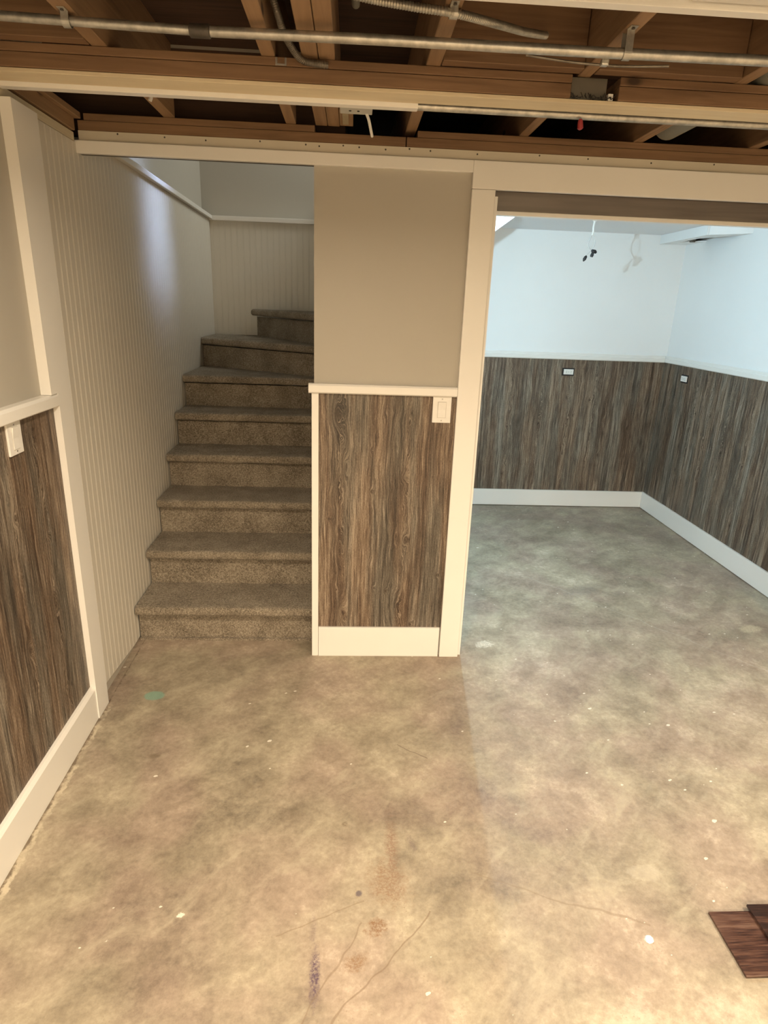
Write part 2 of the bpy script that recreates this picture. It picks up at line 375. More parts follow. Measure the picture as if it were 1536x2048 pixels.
    nrag = g.noise(P, 75, 4, 0.7); wv = g.comb(g.math('MULTIPLY', g.math('ADD', x, g.math('MULTIPLY', y, 0.35)), 0.75), g.math('MULTIPLY', g.math('SUBTRACT', y, g.math('MULTIPLY', x, 0.35)), 1.25), 0.0)
    for sc, rmax in ((7.0, 0.06), (15.0, 0.13), (31.0, 0.17)):
        vd = g.voro(wv, sc); vc = g.n('ShaderNodeSeparateColor'); g.link(g.voro(wv, sc, out='Color'), vc.inputs[0])
        thr = g.math('GREATER_THAN', g.math('ADD', vc.outputs[0], g.math('MULTIPLY', dens, 0.22)), 0.94)
        rr = g.math('MULTIPLY', g.math('MULTIPLY', vc.outputs[1], vc.outputs[1]), rmax)
        q = g.math('SUBTRACT', g.math('ADD', vd, g.math('MULTIPLY', g.math('SUBTRACT', nrag, 0.5), 0.22)), rr)
        f = g.math('MULTIPLY', g.math('SUBTRACT', 1.0, g.sstep(q, -0.01, 0.015)), thr)
        c = g.mix(g.math('MULTIPLY', f, 0.8), c, (0.80, 0.76, 0.66))
    # flaky pale strip beside the left baseboard
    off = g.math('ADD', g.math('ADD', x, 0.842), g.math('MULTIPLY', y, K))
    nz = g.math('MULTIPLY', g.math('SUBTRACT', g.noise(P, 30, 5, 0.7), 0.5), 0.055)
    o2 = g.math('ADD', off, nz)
    band = g.math('MULTIPLY', g.sstep(o2, 0.001, 0.008), g.math('SUBTRACT', 1.0, g.sstep(o2, 0.016, 0.022)))
    band = g.math('MULTIPLY', band, g.math('LESS_THAN', y, -0.39))
    c = g.mix(g.math('MULTIPLY', band, g.ramp(g.noise(P, 14, 4, 0.7), [(0.40, 0.1), (0.58, 0.75)])), c, (0.60, 0.53, 0.40))
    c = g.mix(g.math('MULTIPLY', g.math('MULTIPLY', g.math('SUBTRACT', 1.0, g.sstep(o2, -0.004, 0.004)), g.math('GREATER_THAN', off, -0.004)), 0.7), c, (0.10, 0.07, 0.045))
    g.link(c, bs.inputs['Base Color'])
    g.link(g.ramp(mid, [(0.3, 0.42), (0.7, 0.62)]), bs.inputs['Roughness'])
    g.bump(bs, g.math('ADD', g.math('MULTIPLY', fine, 0.5), g.math('MULTIPLY', mid, 1.2)), 0.35, 0.006)
    return m
M_floor = floor_mat()

def laminate_mat():
    m, nt, bs = mat_new('dark_laminate'); g = G(nt)
    x, y, z = g.sep(g.pos())
    b = g.noise(g.comb(g.math('MULTIPLY', x, 2.5), g.math('MULTIPLY', y, 26.0), g.math('MULTIPLY', z, 50.0)), 1.0, 3, 0.5, 0.6)
    f = g.noise(g.comb(g.math('MULTIPLY', x, 14.0), g.math('MULTIPLY', y, 190.0), 0.0), 1.0, 4, 0.6)
    v = g.math('ADD', g.math('MULTIPLY', b, 0.65), g.math('MULTIPLY', f, 0.35))
    c = g.ramp(v, [(0.40, (0.016, 0.008, 0.006)), (0.47, (0.036, 0.016, 0.012)), (0.53, (0.080, 0.038, 0.026)), (0.62, (0.14, 0.080, 0.056))])
    g.link(c, bs.inputs['Base Color']); bs.inputs['Roughness'].default_value = 0.33
    g.bump(bs, f, 0.2, 0.001)
    return m
M_lam = laminate_mat()

# ================================================================== STRUCTURE
D2, XR = 2.479, 2.748
YB = -5.2      # wall behind the photographer
struct('floor', mkbox(-1.05, 3.3, YB-0.1, 2.6, -0.12, 0.0), M_floor, 'bare stained concrete floor')
# left wall: plaster part near, plain core behind the beadboard
bm = mkbox(-WL-0.12, -WL, YB, D2, 0.0, 2.1495); struct('wall_left', lw(bm), M_wall, 'greige painted left wall')
# stairwell back wall and the recessed upper walls above the ledge
struct('wall_back', box(mkbox(-1.05, XR+0.1, D2, D2+0.10, 0.0, 2.179), 0.115, XR, D2, D2+0.10, 2.1791, 2.24), M_white, 'white back wall of the room beyond the opening')
struct('wall_upper_left', mkbox(-1.12, -1.0, 0.02, 2.62, 2.21, 4.3), M_wall)
struct('wall_upper_back', mkbox(-1.12, 3.0, 2.60, 2.72, 2.21, 4.3), M_wall)
struct('wall_upper_front', mkbox(-1.0, 1.6, 0.02, 0.14, 2.50, 4.3), M_wall)
struct('wall_upper_right', mkbox(1.6, 1.7, 0.02, 2.6, 2.50, 4.3), M_wall)
struct('ceiling_upstairs', mkbox(-1.12, 1.7, 0.02, 2.72, 4.3, 4.4), M_ceil)
# pillar wall between stairs and back room, its return along the stairs
struct('wall_pillar', mkbox(0.0, 0.70, 0.0, 0.115, 0.0, 2.13), M_wall, 'greige wall segment between the stairs and the opening')
struct('wall_stair_side', mkbox(0.0, 0.115, 0.115, 1.36, 0.0, 2.185), M_wall)
struct('wall_rim_stair', mkbox(0.0, 0.115, 0.12, 1.36, 2.1855, 2.484), M_ply)
struct('wall_stair_inner', mkbox(0.115, 1.6, 1.30, 1.36, 2.50, 4.3), M_wall)
# back room
struct('wall_right', mkbox(XR, XR+0.1, 0.12, D2, 0.0, 2.22), M_white, 'white right wall of the room beyond the opening')
struct('wall_front_right', mkbox(2.55, 3.3, 0.0, 0.115, 0.0, 2.19), M_wall)
struct('wall_main_right', mkbox(3.2, 3.3, YB, 0.0, 0.0, 2.49), M_wall)
struct('wall_main_back', mkbox(-1.05, 3.3, YB-0.1, YB, 0.0, 2.49), M_wall)
struct('ceiling_back_room', mkbox(0.115, XR, 0.15, D2, 2.215, 2.24), M_ceil, 'white plaster ceiling of the room beyond the opening')
# soffit under the rising stairs, meets the ceiling in a line
bm = bmesh.new()
extrude_profile(bm, [(0.12, 1.42), (1.20, 2.214), (1.12, 2.214), (0.12, 1.50)], 1.36, D2-0.001, lambda s, t, u: (s, u, t))
struct('ceiling_stair_soffit', bm, M_white, 'white sloping soffit under the stairs')
struct('wall_stair_soffit_side', extrude_profile(bmesh.new(), [(0.12, 1.50), (1.12, 2.214), (0.12, 2.214)], 1.36, 1.38, lambda s, t, u: (s, u, t)), M_white)
# subfloor above everything
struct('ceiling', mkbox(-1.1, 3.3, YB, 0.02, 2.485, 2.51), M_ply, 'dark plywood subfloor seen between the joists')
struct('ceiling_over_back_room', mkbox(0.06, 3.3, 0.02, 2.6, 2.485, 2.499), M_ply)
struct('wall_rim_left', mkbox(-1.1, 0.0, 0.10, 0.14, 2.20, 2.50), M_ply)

# ---- beadboard
def bead_profile(length):
    pts = [(0.0, 0.0)]; s = 0.018; p = 0.045; d = 0.0011
    while s < length-0.02:
        pts += [(s-0.003, 0.0), (s-0.001, -d), (s+0.001, -d*0.2), (s+0.0035, -d*0.2), (s+0.0050, -d), (s+0.0070, 0.0)]
        s += p
    pts.append((length, 0.0)); return pts
def bead_sheet(length, base, thick, z0, z1, tow):
    bm = bmesh.new(); pr = bead_profile(length)
    front = [[bm.verts.new(tow(s, base+t, z)) for s, t in pr] for z in (z0, z1)]
    back = [[bm.verts.new(tow(s, base-thick, z)) for s in (0.0, length)] for z in (z0, z1)]
    for i in range(len(pr)-1): bm.faces.new((front[0][i], front[0][i+1], front[1][i+1], front[1][i]))
    bm.faces.new((back[0][0], back[1][0], back[1][1], back[0][1]))
    bm.faces.new((front[0][0], front[1][0], back[1][0], back[0][0])); bm.faces.new((front[0][-1], back[0][1], back[1][1], front[1][-1]))
    bm.faces.new(front[0] + back[0][::-1]); bm.faces.new(front[1][::-1] + back[1])
    return bm
bm = bead_sheet(0.45, 0.006, 0.0045, 0.012, 2.15, lambda s, t, z: (-WL+t, -0.39+s, z))
for v in bm.verts:
    if v.co.z < 1: v.co.z = 0.012 + 0.04*max(0, min(1, (0.06-v.co.y)/0.4))
me_ = bpy.data.meshes.new('tmp'); bm.to_mesh(me_); bm.free()
bm = bead_sheet(D2-0.009-0.06, 0.006, 0.0045, 0.012, 2.185, lambda s, t, z: (-WL+t, 0.06+s, z)); bm.from_mesh(me_); bpy.data.meshes.remove(me_)
tag(obj('beadboard_panel', lw(bm), M_bead), 'cream beadboard panelling on the left wall, running from the corner board up the stairs', 'wall panelling')
bm = bead_sheet(0.92-0.006, 0.006, 0.0045, 1.2, 2.185, lambda s, t, z: (-0.92+s, D2-t, z))
tag(obj('beadboard_panel', bm, M_bead), 'greyish beadboard panelling on the wall at the head of the visible stairs', 'wall panelling')
# ledge cap above the beadboard
bm = mkbox(-WL-0.13, -WL+0.030, 0.145, D2-0.03, 2.186, 2.212, 0.003); struct('trim_1', lw(bm), M_trim, 'white ledge cap above the stair beadboard, left wall')
struct('trim_2', mkbox(-1.02, -0.001, D2-0.028, D2+0.12, 2.18, 2.212, 0.003), M_trim, 'white ledge cap across the stairwell back wall')

# ---- left wall trims
yc = -0.4956
bm = extrude_profile(bmesh.new(), [(yc, 0.0), (yc+0.105, 0.0), (yc+0.105, 2.15), (yc-0.062, 2.15), (yc-0.050, 1.301), (yc, 1.301)], 0.0, 0.034, lambda a_, b_, u: (-WL+u, a_, b_))
struct('trim_3', lw(bm), M_trim, 'white vertical corner board between wainscot and beadboard')
prof = [(0, 0), (0.030, 0), (0.030, 0.132), (0.022, 0.146), (0, 0.146)]
bm = extrude_profile(bmesh.new(), prof, YB+0.001, yc-0.001, lambda s, t, u: (-WL+s, u, t)); struct('baseboard_left', lw(bm), M_trim, 'cream baseboard along the left wall')
bm = extrude_profile(bmesh.new(), [(0, 1.257), (0.024, 1.257), (0.030, 1.262), (0.030, 1.292), (0.022, 1.300), (0, 1.300)], YB+0.001, yc-0.004, lambda s, t, u: (-WL+0.0101*0+s*1.25, u, t)); struct('trim_4', lw(bm), M_trim, 'white chair rail on the left wall')
bm = mkbox(-WL+0.0012, -WL+0.012, YB+0.001, yc-0.001, 0.147, 1.256); tag(obj('wainscot_panel', lw(bm), M_panel), 'brown weathered wood wainscot panel on the left wall below the chair rail', 'wall panelling')

# ---- pillar trims
struct('trim_6', mkbox(-0.010, 0.020, -0.016, 0.0, 0.0, 1.262, 0.002), M_trim, 'narrow white corner strip on the pillar edge')
struct('trim_7', extrude_profile(bmesh.new(), [(0, 1.262), (0.024, 1.262), (0.030, 1.267), (0.030, 1.295), (0.024, 1.302), (0, 1.302)], -0.022, 0.606, lambda s, t, u: (u, -s, t)), M_trim, 'white chair rail across the pillar')
struct('baseboard_pillar', mkbox(0.021, 0.602, -0.018, 0.0, 0.0, 0.155, 0.002), M_trim, 'cream baseboard at the foot of the pillar')
tag(obj('wainscot_panel', mkbox(0.0205, 0.6075, -0.008, -0.0012, 0.156, 1.261), M_panel), 'brown knotty wood wainscot panel on the pillar between stairs and opening', 'wall panelling')
struct('trim_8', mkbox(0.608, 0.70, -0.022, 0.0, 0.0, 2.06, 0.003), M_trim, 'white vertical casing at the left side of the wide opening')
struct('trim_9', mkbox(0.70, 0.715, 0.0, 0.14, 0.0, 2.04), M_trim)
# header casing over the whole front: stairs, pillar and opening
bm = bmesh.new(); box(bm, -0.8765, 0.6075, -0.022, 0.0, 2.116, 2.158, 0.002)
box(bm, 0.6078, 2.95, -0.022, 0.0, 2.0605, 2.158, 0.002)
struct('trim_10', bm, M_trim, 'cream header casing above stairs, pillar and opening')
bm = mkbox(-0.862, 2.95, -0.010, 0.03, 2.159, 2.192)
tag(obj('header_drywall_strip', bm, M_cream), 'cream drywall strip with nail heads between header casing and bare top plate', 'drywall strip')
strip = bpy.data.objects['header_drywall_strip']
for i, px in enumerate([-0.72, -0.55, -0.40, -0.20, -0.03, 0.02, 0.11, 0.17, 0.27, 0.36, 0.44, 0.62, 0.86, 1.05, 1.3, 1.55]):
    bm = bmesh.new(); bmesh.ops.create_uvsphere(bm, u_segments=8, v_segments=5, radius=0.0032, matrix=Matrix.Translation((px, -0.0105, 2.186 - (i % 3)*0.003)) @ Matrix.Diagonal((1, 0.4, 1, 1)))
    obj('nail_head', bm, M_couple, strip)
struct('wall_header_core', mkbox(-0.87, 2.95, 0.0, 0.03, 2.118, 2.158), M_head)
struct('wall_opening_header', mkbox(0.70, 2.55, 0.0, 0.105, 2.075, 2.118), M_head, 'dark stained underside of the opening header')
M_track = lumber('grey_glossy_track', 'x', (0.19, 0.165, 0.145), (0.13, 0.112, 0.098), 0.35, False)
struct('wall_opening_track', mkbox(0.70, 2.55, 0.098, 0.104, 2.004, 2.0745), M_track)
struct('trim_11', mkbox(0.70, 2.55, 0.100, 0.135, 1.988, 2.004, 0.002), M_trim, 'pale inner lip of the opening header')
struct('wall_back_header', mkbox(0.115, XR, 0.115, 0.15, 2.004, 2.215), M_white)
struct('wall_back_room_left', mkbox(0.115, 0.135, 0.15, D2, 0.0, 2.214), M_white)

# ---- back room dado, rail, baseboards
tag(obj('wainscot_panel', mkbox(0.14, XR-0.009, D2-0.008, D2-0.0012, 0.147, 1.2555), M_panel), 'dark grey-brown wood wainscot panel on the far wall beyond the opening', 'wall panelling')
tag(obj('wainscot_panel', mkbox(XR-0.008, XR-0.0012, 0.13, D2-0.0095, 0.147, 1.2555), M_panel), 'dark grey-brown wood wainscot panel on the right wall beyond the opening', 'wall panelling')
rp = [(0, 1.256), (0.016, 1.256), (0.020, 1.262), (0.020, 1.286), (0.012, 1.290), (0.012, 1.305), (0.008, 1.310), (0, 1.310)]
struct('trim_12', extrude_profile(bmesh.new(), rp, 0.14, XR-0.021, lambda s, t, u: (u, D2-s, t)), M_trim, 'white chair rail on the far wall')
struct('trim_13', extrude_profile(bmesh.new(), rp, 0.13, D2, lambda s, t, u: (XR-s, u, t)), M_trim, 'white chair rail on the right wall')
struct('baseboard_back', mkbox(0.14, XR-0.021, D2-0.020, D2, 0.006, 0.146, 0.002), M_trim, 'white baseboard on the far wall')
struct('baseboard_right', mkbox(XR-0.020, XR, 0.13, D2, 0.006, 0.146, 0.002), M_trim, 'white baseboard on the right wall')

# ================================================================== STAIRS
def lumpy(bm, seed, amp=0.0022, mx=0.035):
    bmesh.ops.triangulate(bm, faces=bm.faces)
    for _ in range(7):
        ed = [e for e in bm.edges if e.calc_length() > mx]
        if not ed: break
        bmesh.ops.subdivide_edges(bm, edges=ed, cuts=1)
        bmesh.ops.triangulate(bm, faces=[f for f in bm.faces if len(f.verts) > 3])
    bm.normal_update()
    for v in bm.verts:
        n = noise.noise(v.co*28 + Vector((seed, 0, 0))) + 0.5*noise.noise(v.co*75)
        v.co += v.normal * n * amp
    return bm
RISE = 0.195
stairs = thing('carpeted_staircase', 'carpeted staircase climbing between the beadboard wall and the pillar, turning right at the top', 'staircase', (-0.45, 0.1, 0))
XI = -0.012
ry = [0.136, 0.380, 0.628, 0.878, 1.126, 1.384]     # riser face positions of the straight flight
lines = [((lwx(y, 0.012), y), (XI, y)) for y in ry]
lines[5] = ((lwx(1.375, 0.012), 1.375), (XI, 1.355))
lines.append(((lwx(1.973, 0.012), 1.973), (XI, 1.385)))
lines.append(((-0.585, D2-0.017), (XI, 1.40)))
lines.append(((-0.02, D2-0.017), (XI, 1.42)))
for i in range(8):
    (A, B), (A2, B2) = lines[i], lines[i+1]
    zt = RISE*(i+1)
    A, B, A2, B2 = map(Vector, (A, B, A2, B2))
    t = (B-A).normalized(); nrm = Vector((t.y, -t.x))          # towards the viewer
    ov = 0.050
    back = 0.012
    poly = [A+nrm*ov, B+nrm*ov, B2-nrm*0, A2+Vector((0, 0))]
    if i in (0, 1, 2, 3, 4): poly[2] = B2+Vector((0, back)); poly[3] = A2+Vector((0, back))
    if i == 6: poly = [A+nrm*ov, B+nrm*ov, B2, A2, Vector((lwx(D2, 0.012), D2-0.017))]
    for q in poly:
        if q.x > XI: q.x = XI
        if q.x < lwx(q.y, 0.011): q.x = lwx(q.y, 0.011)
    bm = prism(bmesh.new(), [tuple(q) for q in poly], zt-0.046, zt)
    f0, f1 = poly[0], poly[1]
    fe = []
    for e in bm.edges:
        a, b = e.verts
        if all(min((v.co.xy-f0).length, (v.co.xy-f1).length) < 1e-4 for v in (a, b)) and abs(a.co.z-b.co.z) < 1e-5: fe.append(e)
    bmesh.ops.bevel(bm, geom=fe, offset=0.019, segments=4, affect='EDGES', profile=0.5)
    st = obj('step', lumpy(bm, i*3.1), M_carpet, stairs, True)
    # riser carpet; an open gap is left to deepen the nosing's shadow
    zb = RISE*i + (0.0 if i else 0.002)
    rpoly = [A, B, B-nrm*0.02, A-nrm*0.02]
    bm = prism(bmesh.new(), [tuple(q) for q in rpoly], zb, zt-0.055)
    if i == 0: box(bm, A.x, B.x, A.y-0.014, A.y+0.002, 0.0, 0.012)
    obj('riser', lumpy(bm, i*5.3+1, 0.0018), M_carpet, st, True)

# ================================================================== OVERHEAD FRAMING
ZJ = 2.25
def joist(x0, x1, label, y0=YB, y1=2.45, g='floor joists overhead'):
    o = obj('ceiling_joist', mkbox(x0, x1, y0, y1, ZJ, 2.484, 0.002, 1), M_ly); tag(o, label, 'joist', g); return o
joist(-0.552, -0.510, 'single joist farthest left overhead, crossing above the left end of the conduit', y1=0.0)
joist(-0.104, -0.066, 'single joist just left of the doubled joist, dark cable hanging beside it', y1=0.0)
j = joist(0.006, 0.050, 'left board of the doubled joist near the middle of the ceiling', y1=0.0)
j = joist(0.052, 0.096, 'right board of the doubled joist near the middle of the ceiling', y1=0.0)
joist(0.345, 0.385, 'joist right of the doubled pair, carrying a bright cable strap')
joist(0.776, 0.812, 'joist ending above the grey junction box')
joist(1.220, 1.258, 'joist right of the junction box, with the round duct beside it')
joist(1.680, 1.718, 'joist at the far right edge of the ceiling')
joist(2.14, 2.18, 'joist beyond the right edge of the picture')
# blocking boards between joists behind the front ledger
def blocking(x0, x1, label): tag(obj('blocking_board', mkbox(x0, x1, -0.713, -0.6735, ZJ, 2.484, 0.0015, 1), M_lx), label, 'blocking', 'blocking boards between the joists')
blocking(-0.872, -0.554, 'wood blocking between the left wall and the first joist')
blocking(0.387, 0.774, 'wood blocking between the strap joist and the junction box joist')
blocking(0.814, 1.218, 'lit wood blocking directly above and right of the junction box')
# near ledger: two flat plates with a gap for the junction box, pale board under them
xa = -0.856
def plate(x0, x1, z0, z1, y0, y1, label, mat=None, grp='doubled plates under the joists'):
    o = obj('framing_plate', mkbox(x0, x1, y0, y1, z0, z1, 0.0015, 1), mat or M_lx); tag(o, label, 'framing', grp); return o
plate(xa, 0.756, 2.229, 2.2495, -0.672, -0.555, 'thin upper plate of the near crossbeam, left of the junction box')
plate(xa, 0.756, 2.193, 2.228, -0.670, -0.555, 'thick lower plate of the near crossbeam, left of the junction box')
plate(0.893, 2.95, 2.229, 2.2495, -0.672, -0.555, 'thin upper plate of the near crossbeam, right of the junction box')
plate(0.893, 2.95, 2.193, 2.228, -0.670, -0.555, 'thick lower plate of the near crossbeam, right of the junction box')
tag(obj('soffit_board', mkbox(xa, 2.95, -0.666, -0.582, 2.182, 2.192, 0.001, 1), M_plate), 'pale board lining the underside of the near crossbeam, full width', 'board')
tag(obj('soffit_board', mkbox(xa, 0.336, -0.581, -0.548, 2.170, 2.192, 0.001, 1), M_trim), 'bright cream strip on the back of the near crossbeam, ending left of the steel conduit', 'board')
# far plates on the front header
plate(-0.862, 0.345, 2.193, 2.226, -0.008, 0.09, 'lower plate above the stair header, left of the joint', grp='plates on the header')
plate(0.349, 2.95, 2.193, 2.226, -0.008, 0.09, 'lower plate above the opening header, right of the joint', grp='plates on the header')
plate(-0.84, 0.003, 2.227, 2.2495, -0.006, 0.09, 'upper plate above the stair header, ending at the doubled joist', grp='plates on the header')
plate(0.389, 2.95, 2.227, 2.2495, -0.006, 0.09, 'upper plate above the opening header, starting at the strap joist', grp='plates on the header')
# plates on top of the left wall between the two crossbeams
def lplate(x0, x1, z0, z1, y0, y1, label, mat, name='framing_plate'):
    o = obj(name, lw(mkbox(x0, x1, y0, y1, z0, z1, 0.0015, 1)), mat); tag(o, label, 'framing', 'plates on the left wall'); return o
lplate(-WL-0.09, -WL+0.006, 2.1525, 2.181, YB+0.01, -0.03, 'cream painted plate along the top of the left wall beadboard', M_platey)
lplate(-WL-0.09, -WL+0.012, 2.1865, 2.228, -0.546, -0.03, 'bare brown plate on top of the left wall', M_ly)
lplate(-WL-0.09, -WL+0.030, 2.2285, 2.2495, -0.546, -0.012, 'thin top plate of the left wall behind the near crossbeam', M_ly)

# ================================================================== METAL CONDUITS, CABLES, BOXES
cond = thing('metal_conduit', 'long galvanised conduit crossing the whole ceiling in front of the crossbeam', 'conduit', (0.2, -0.95, 2.205))
RC = 0.0115
obj('pipe', tube(bmesh.new(), [(-0.872, -0.868, 2.2375), (-0.686, -0.869, 2.2365), (-0.219, -0.8755, 2.2280)], RC*0.9, 14), M_emt, cond, True)
obj('pipe', tube(bmesh.new(), [(-0.219, -0.8755, 2.2280), (0.219, -0.921, 2.217), (0.729, -0.957, 2.206), (1.123, -0.988, 2.199), (1.6, -1.02, 2.194), (3.19, -1.12, 2.190)], RC, 14), M_emt, cond, True)
obj('coupling', tube(bmesh.new(), [(-0.245, -0.8740, 2.2284), (-0.243, -0.8741, 2.2284), (-0.197, -0.8775, 2.2275), (-0.195, -0.8776, 2.2275)], [RC*1.05, RC*1.3, RC*1.3, RC*1.05], 14), M_couple, cond, True, 'dark dull coupling sleeve')
def strap(x, y, z, r, top, parent, sx=0.0):
    bm = bmesh.new(); n = 12; W = 0.009
    pts = [(-r*1.5, top)] + [(r*1.12*math.cos(a), z + r*1.12*math.sin(a)) for a in [PI+PI*k/n for k in range(n+1)]] + [(r*1.12, top)]
    pts = [(-r*1.12, top)] + pts[1:]
    outer = [(px*1.14, (pz-z)*1.1+z if pz < z else pz) for px, pz in pts]
    for s0, s1 in ((x-W, x+W),):
        vi = [[bm.verts.new((s, y+px, pz)) for px, pz in pts] for s in (s0, s1)]
        vo = [[bm.verts.new((s, y+px, pz)) for px, pz in outer] for s in (s0, s1)]
        for i in range(len(pts)-1):
            bm.faces.new((vi[0][i], vi[0][i+1], vi[1][i+1], vi[1][i])); bm.faces.new((vo[0][i], vo[0][i+1], vo[1][i+1], vo[1][i]))
            bm.faces.new((vi[0][i], vi[0][i+1], vo[0][i+1], vo[0][i])); bm.faces.new((vi[1][i], vi[1][i+1], vo[1][i+1], vo[1][i]))
    box(bm, x-W, x+W, y-r*1.12-0.022, y-r*1.12, top-0.0015, top, 0)
    s = obj('strap', bm, M_emt, parent)
    bm = bmesh.new(); bmesh.ops.create_cone(bm, cap_ends=True, segments=10, radius1=0.0045, radius2=0.0035, depth=0.003, matrix=Matrix.Translation((x, y-r*1.12-0.012, top-0.0028)))
    obj('screw', bm, M_couple, s)
strap(-0.531, -0.871, 2.2335, RC, ZJ-0.0005, cond)
strap(0.790, -0.962, 2.205, RC, ZJ-0.0005, cond)
# conduit behind the crossbeam, right half
c2 = thing('metal_conduit', 'galvanised conduit tucked behind the near crossbeam on the right, past the junction box', 'conduit', (0.9, -0.52, 2.19))
obj('pipe', tube(bmesh.new(), [(0.30, -0.528, 2.191), (0.9, -0.528, 2.190), (1.5, -0.530, 2.190), (2.9, -0.535, 2.190)], 0.0125, 14), M_emt, c2, True)
# armoured cables
def armoured(ctrl, r, label, parts=None):
    path = smooth_path(ctrl, 10); pts = []; rad = []; acc = 0.0
    total = sum((b-a).length for a, b in zip(path, path[1:])); N = int(total/0.0032)
    cum = [0]
    for a, b in zip(path, path[1:]): cum.append(cum[-1]+(b-a).length)
    k = 0
    for i in range(N+1):
        s = total*i/N
        while k < len(cum)-2 and cum[k+1] < s: k += 1
        t = (s-cum[k])/max(1e-9, cum[k+1]-cum[k]); pts.append(path[k].lerp(path[k+1], t)); rad.append(r*(1.0 if i % 2 else 0.86))
    return tube(bmesh.new(), pts, rad, 10)
t = thing('armoured_cable', 'ribbed armoured cable slanting across the ceiling from upper middle down behind the conduit', 'cable', (0.4, -0.9, 2.24))
obj('sheath', armoured([(-0.10, -1.10, 2.275), (0.138, -1.025, 2.262), (0.269, -1.031, 2.245), (0.372, -1.028, 2.238), (0.493, -0.918, 2.262), (0.576, -0.825, 2.285), (0.65, -0.742, 2.31)], 0.0095, ''), M_flex, t, True)
strap(0.366, -1.028, 2.2385, 0.0095, ZJ-0.0005, t)
bm = bmesh.new(); tube(bm, smooth_path([(0.56, -0.925, 2.203), (0.66, -0.925, 2.195), (0.735, -0.937, 2.188), (0.80, -0.937, 2.188), (0.90, -0.957, 2.187)], 8), 0.003, 8)
w1 = tag(obj('thin_wire', bm, M_cabledk, None, True), 'thin grey wire sagging under the conduit beside the right strap', 'wire')
bm = bmesh.new(); box(bm, 0.738, 0.756, -0.953, -0.935, 2.183, 2.197, 0.004); obj('clip', bm, M_emt, w1, label='bright metal clip')
t = thing('armoured_cable', 'dark ribbed cable hanging left of the doubled joist and curving under it', 'cable', (-0.03, -0.8, 2.28))
obj('sheath', armoured([(-0.052, -1.00, 2.32), (-0.045, -0.89, 2.30), (-0.036, -0.855, 2.275), (-0.028, -0.807, 2.258), (-0.013, -0.748, 2.246), (0.006, -0.700, 2.238), (0.035, -0.688, 2.234), (0.078, -0.684, 2.233)], 0.0095, ''), M_cabledk, t, True)
tag(obj('drain_pipe', tube(bmesh.new(), [(0.150, -1.7, 2.36), (0.150, -0.72, 2.36)], 0.011, 12), M_duct, None, True), 'thin dull pipe running up the bay right of the doubled joist', 'pipe')
# round duct
bm = bmesh.new(); tube(bm, [(1.325, -0.70, 2.306), (1.325, -0.05, 2.306)], 0.056, 24); tag(obj('round_duct', bm, M_duct, None, True), 'grey round duct between two joists at the right behind the crossbeam', 'duct')
# junction box in the gap of the crossbeam
jb = thing('junction_box', 'grey steel junction box set into the gap of the near crossbeam', 'electrical box', (0.825, -0.62, 2.19))
bm = bmesh.new(); box(bm, 0.760, 0.862, -0.655, -0.560, 2.196, 2.2485, 0.002); obj('housing', bm, M_box, jb)
bm = bmesh.new(); box(bm, 0.866, 0.880, -0.664, -0.650, 2.193, 2.210, 0.001); obj('clamp', bm, M_plastic, jb)
bm = bmesh.new()
random.seed(9)
for k in range(46):
    x0 = random.uniform(0.758, 0.888); y0 = random.uniform(-0.672, -0.660); L = random.uniform(0.006, 0.017); a = random.uniform(0, PI)
    tube(bm, [(x0, y0, 2.1935+random.random()*0.004), (x0+L*math.cos(a), y0+L*0.4*math.sin(a), 2.1945+random.random()*0.016)], 0.0012, 4)
tag(obj('debris', bm, M_darkgap), 'loose dark shavings lying below the junction box', 'debris', kind='stuff')
bm = bmesh.new(); tube(bm, [(0.832, -0.545, 2.176), (0.833, -0.543, 2.170), (0.836, -0.540, 2.152), (0.837, -0.540, 2.148)], [0.004, 0.0075, 0.0095, 0.004], 10)
tag(obj('wire_nut', bm, M_red, None, True), 'small red wire nut hanging under the junction box', 'wire nut')
# small electrical box behind the cream strip
eb = thing('electrical_box', 'pale grey electrical box hanging behind the near crossbeam right of the doubled joist', 'electrical box', (0.155, -0.40, 2.22))
bm = mkbox(0.105, 0.207, -0.44, -0.372, 2.199, 2.247, 0.002); h = obj('housing', bm, plain('grey_enamel', (0.50, 0.49, 0.44), 0.5), eb)
for px in (0.137, 0.163):
    bm = bmesh.new(); bmesh.ops.create_cone(bm, cap_ends=True, segments=12, radius1=0.004, radius2=0.004, depth=0.002, matrix=Matrix.Translation((px, -0.410, 2.1985))); obj('knockout', bm, M_darkgap, h)
obj('cable_stub', tube(bmesh.new(), smooth_path([(0.190, -0.385, 2.198), (0.198, -0.34, 2.192), (0.206, -0.28, 2.180), (0.212, -0.24, 2.170)], 5), 0.005, 8), M_plastic, eb, True)
rc = thing('receptacle', 'narrow brown receptacle fixed to the right side of the doubled joist', 'receptacle', (0.12, -0.2, 2.23))
obj('mount', mkbox(0.0975, 0.146, -0.22, -0.025, 2.247, 2.262, 0.002), M_ly, rc)
obj('socket', mkbox(0.108, 0.130, -0.20, -0.07, 2.240, 2.2468, 0.002), plain('beige_socket', (0.35, 0.29, 0.18), 0.5), rc)
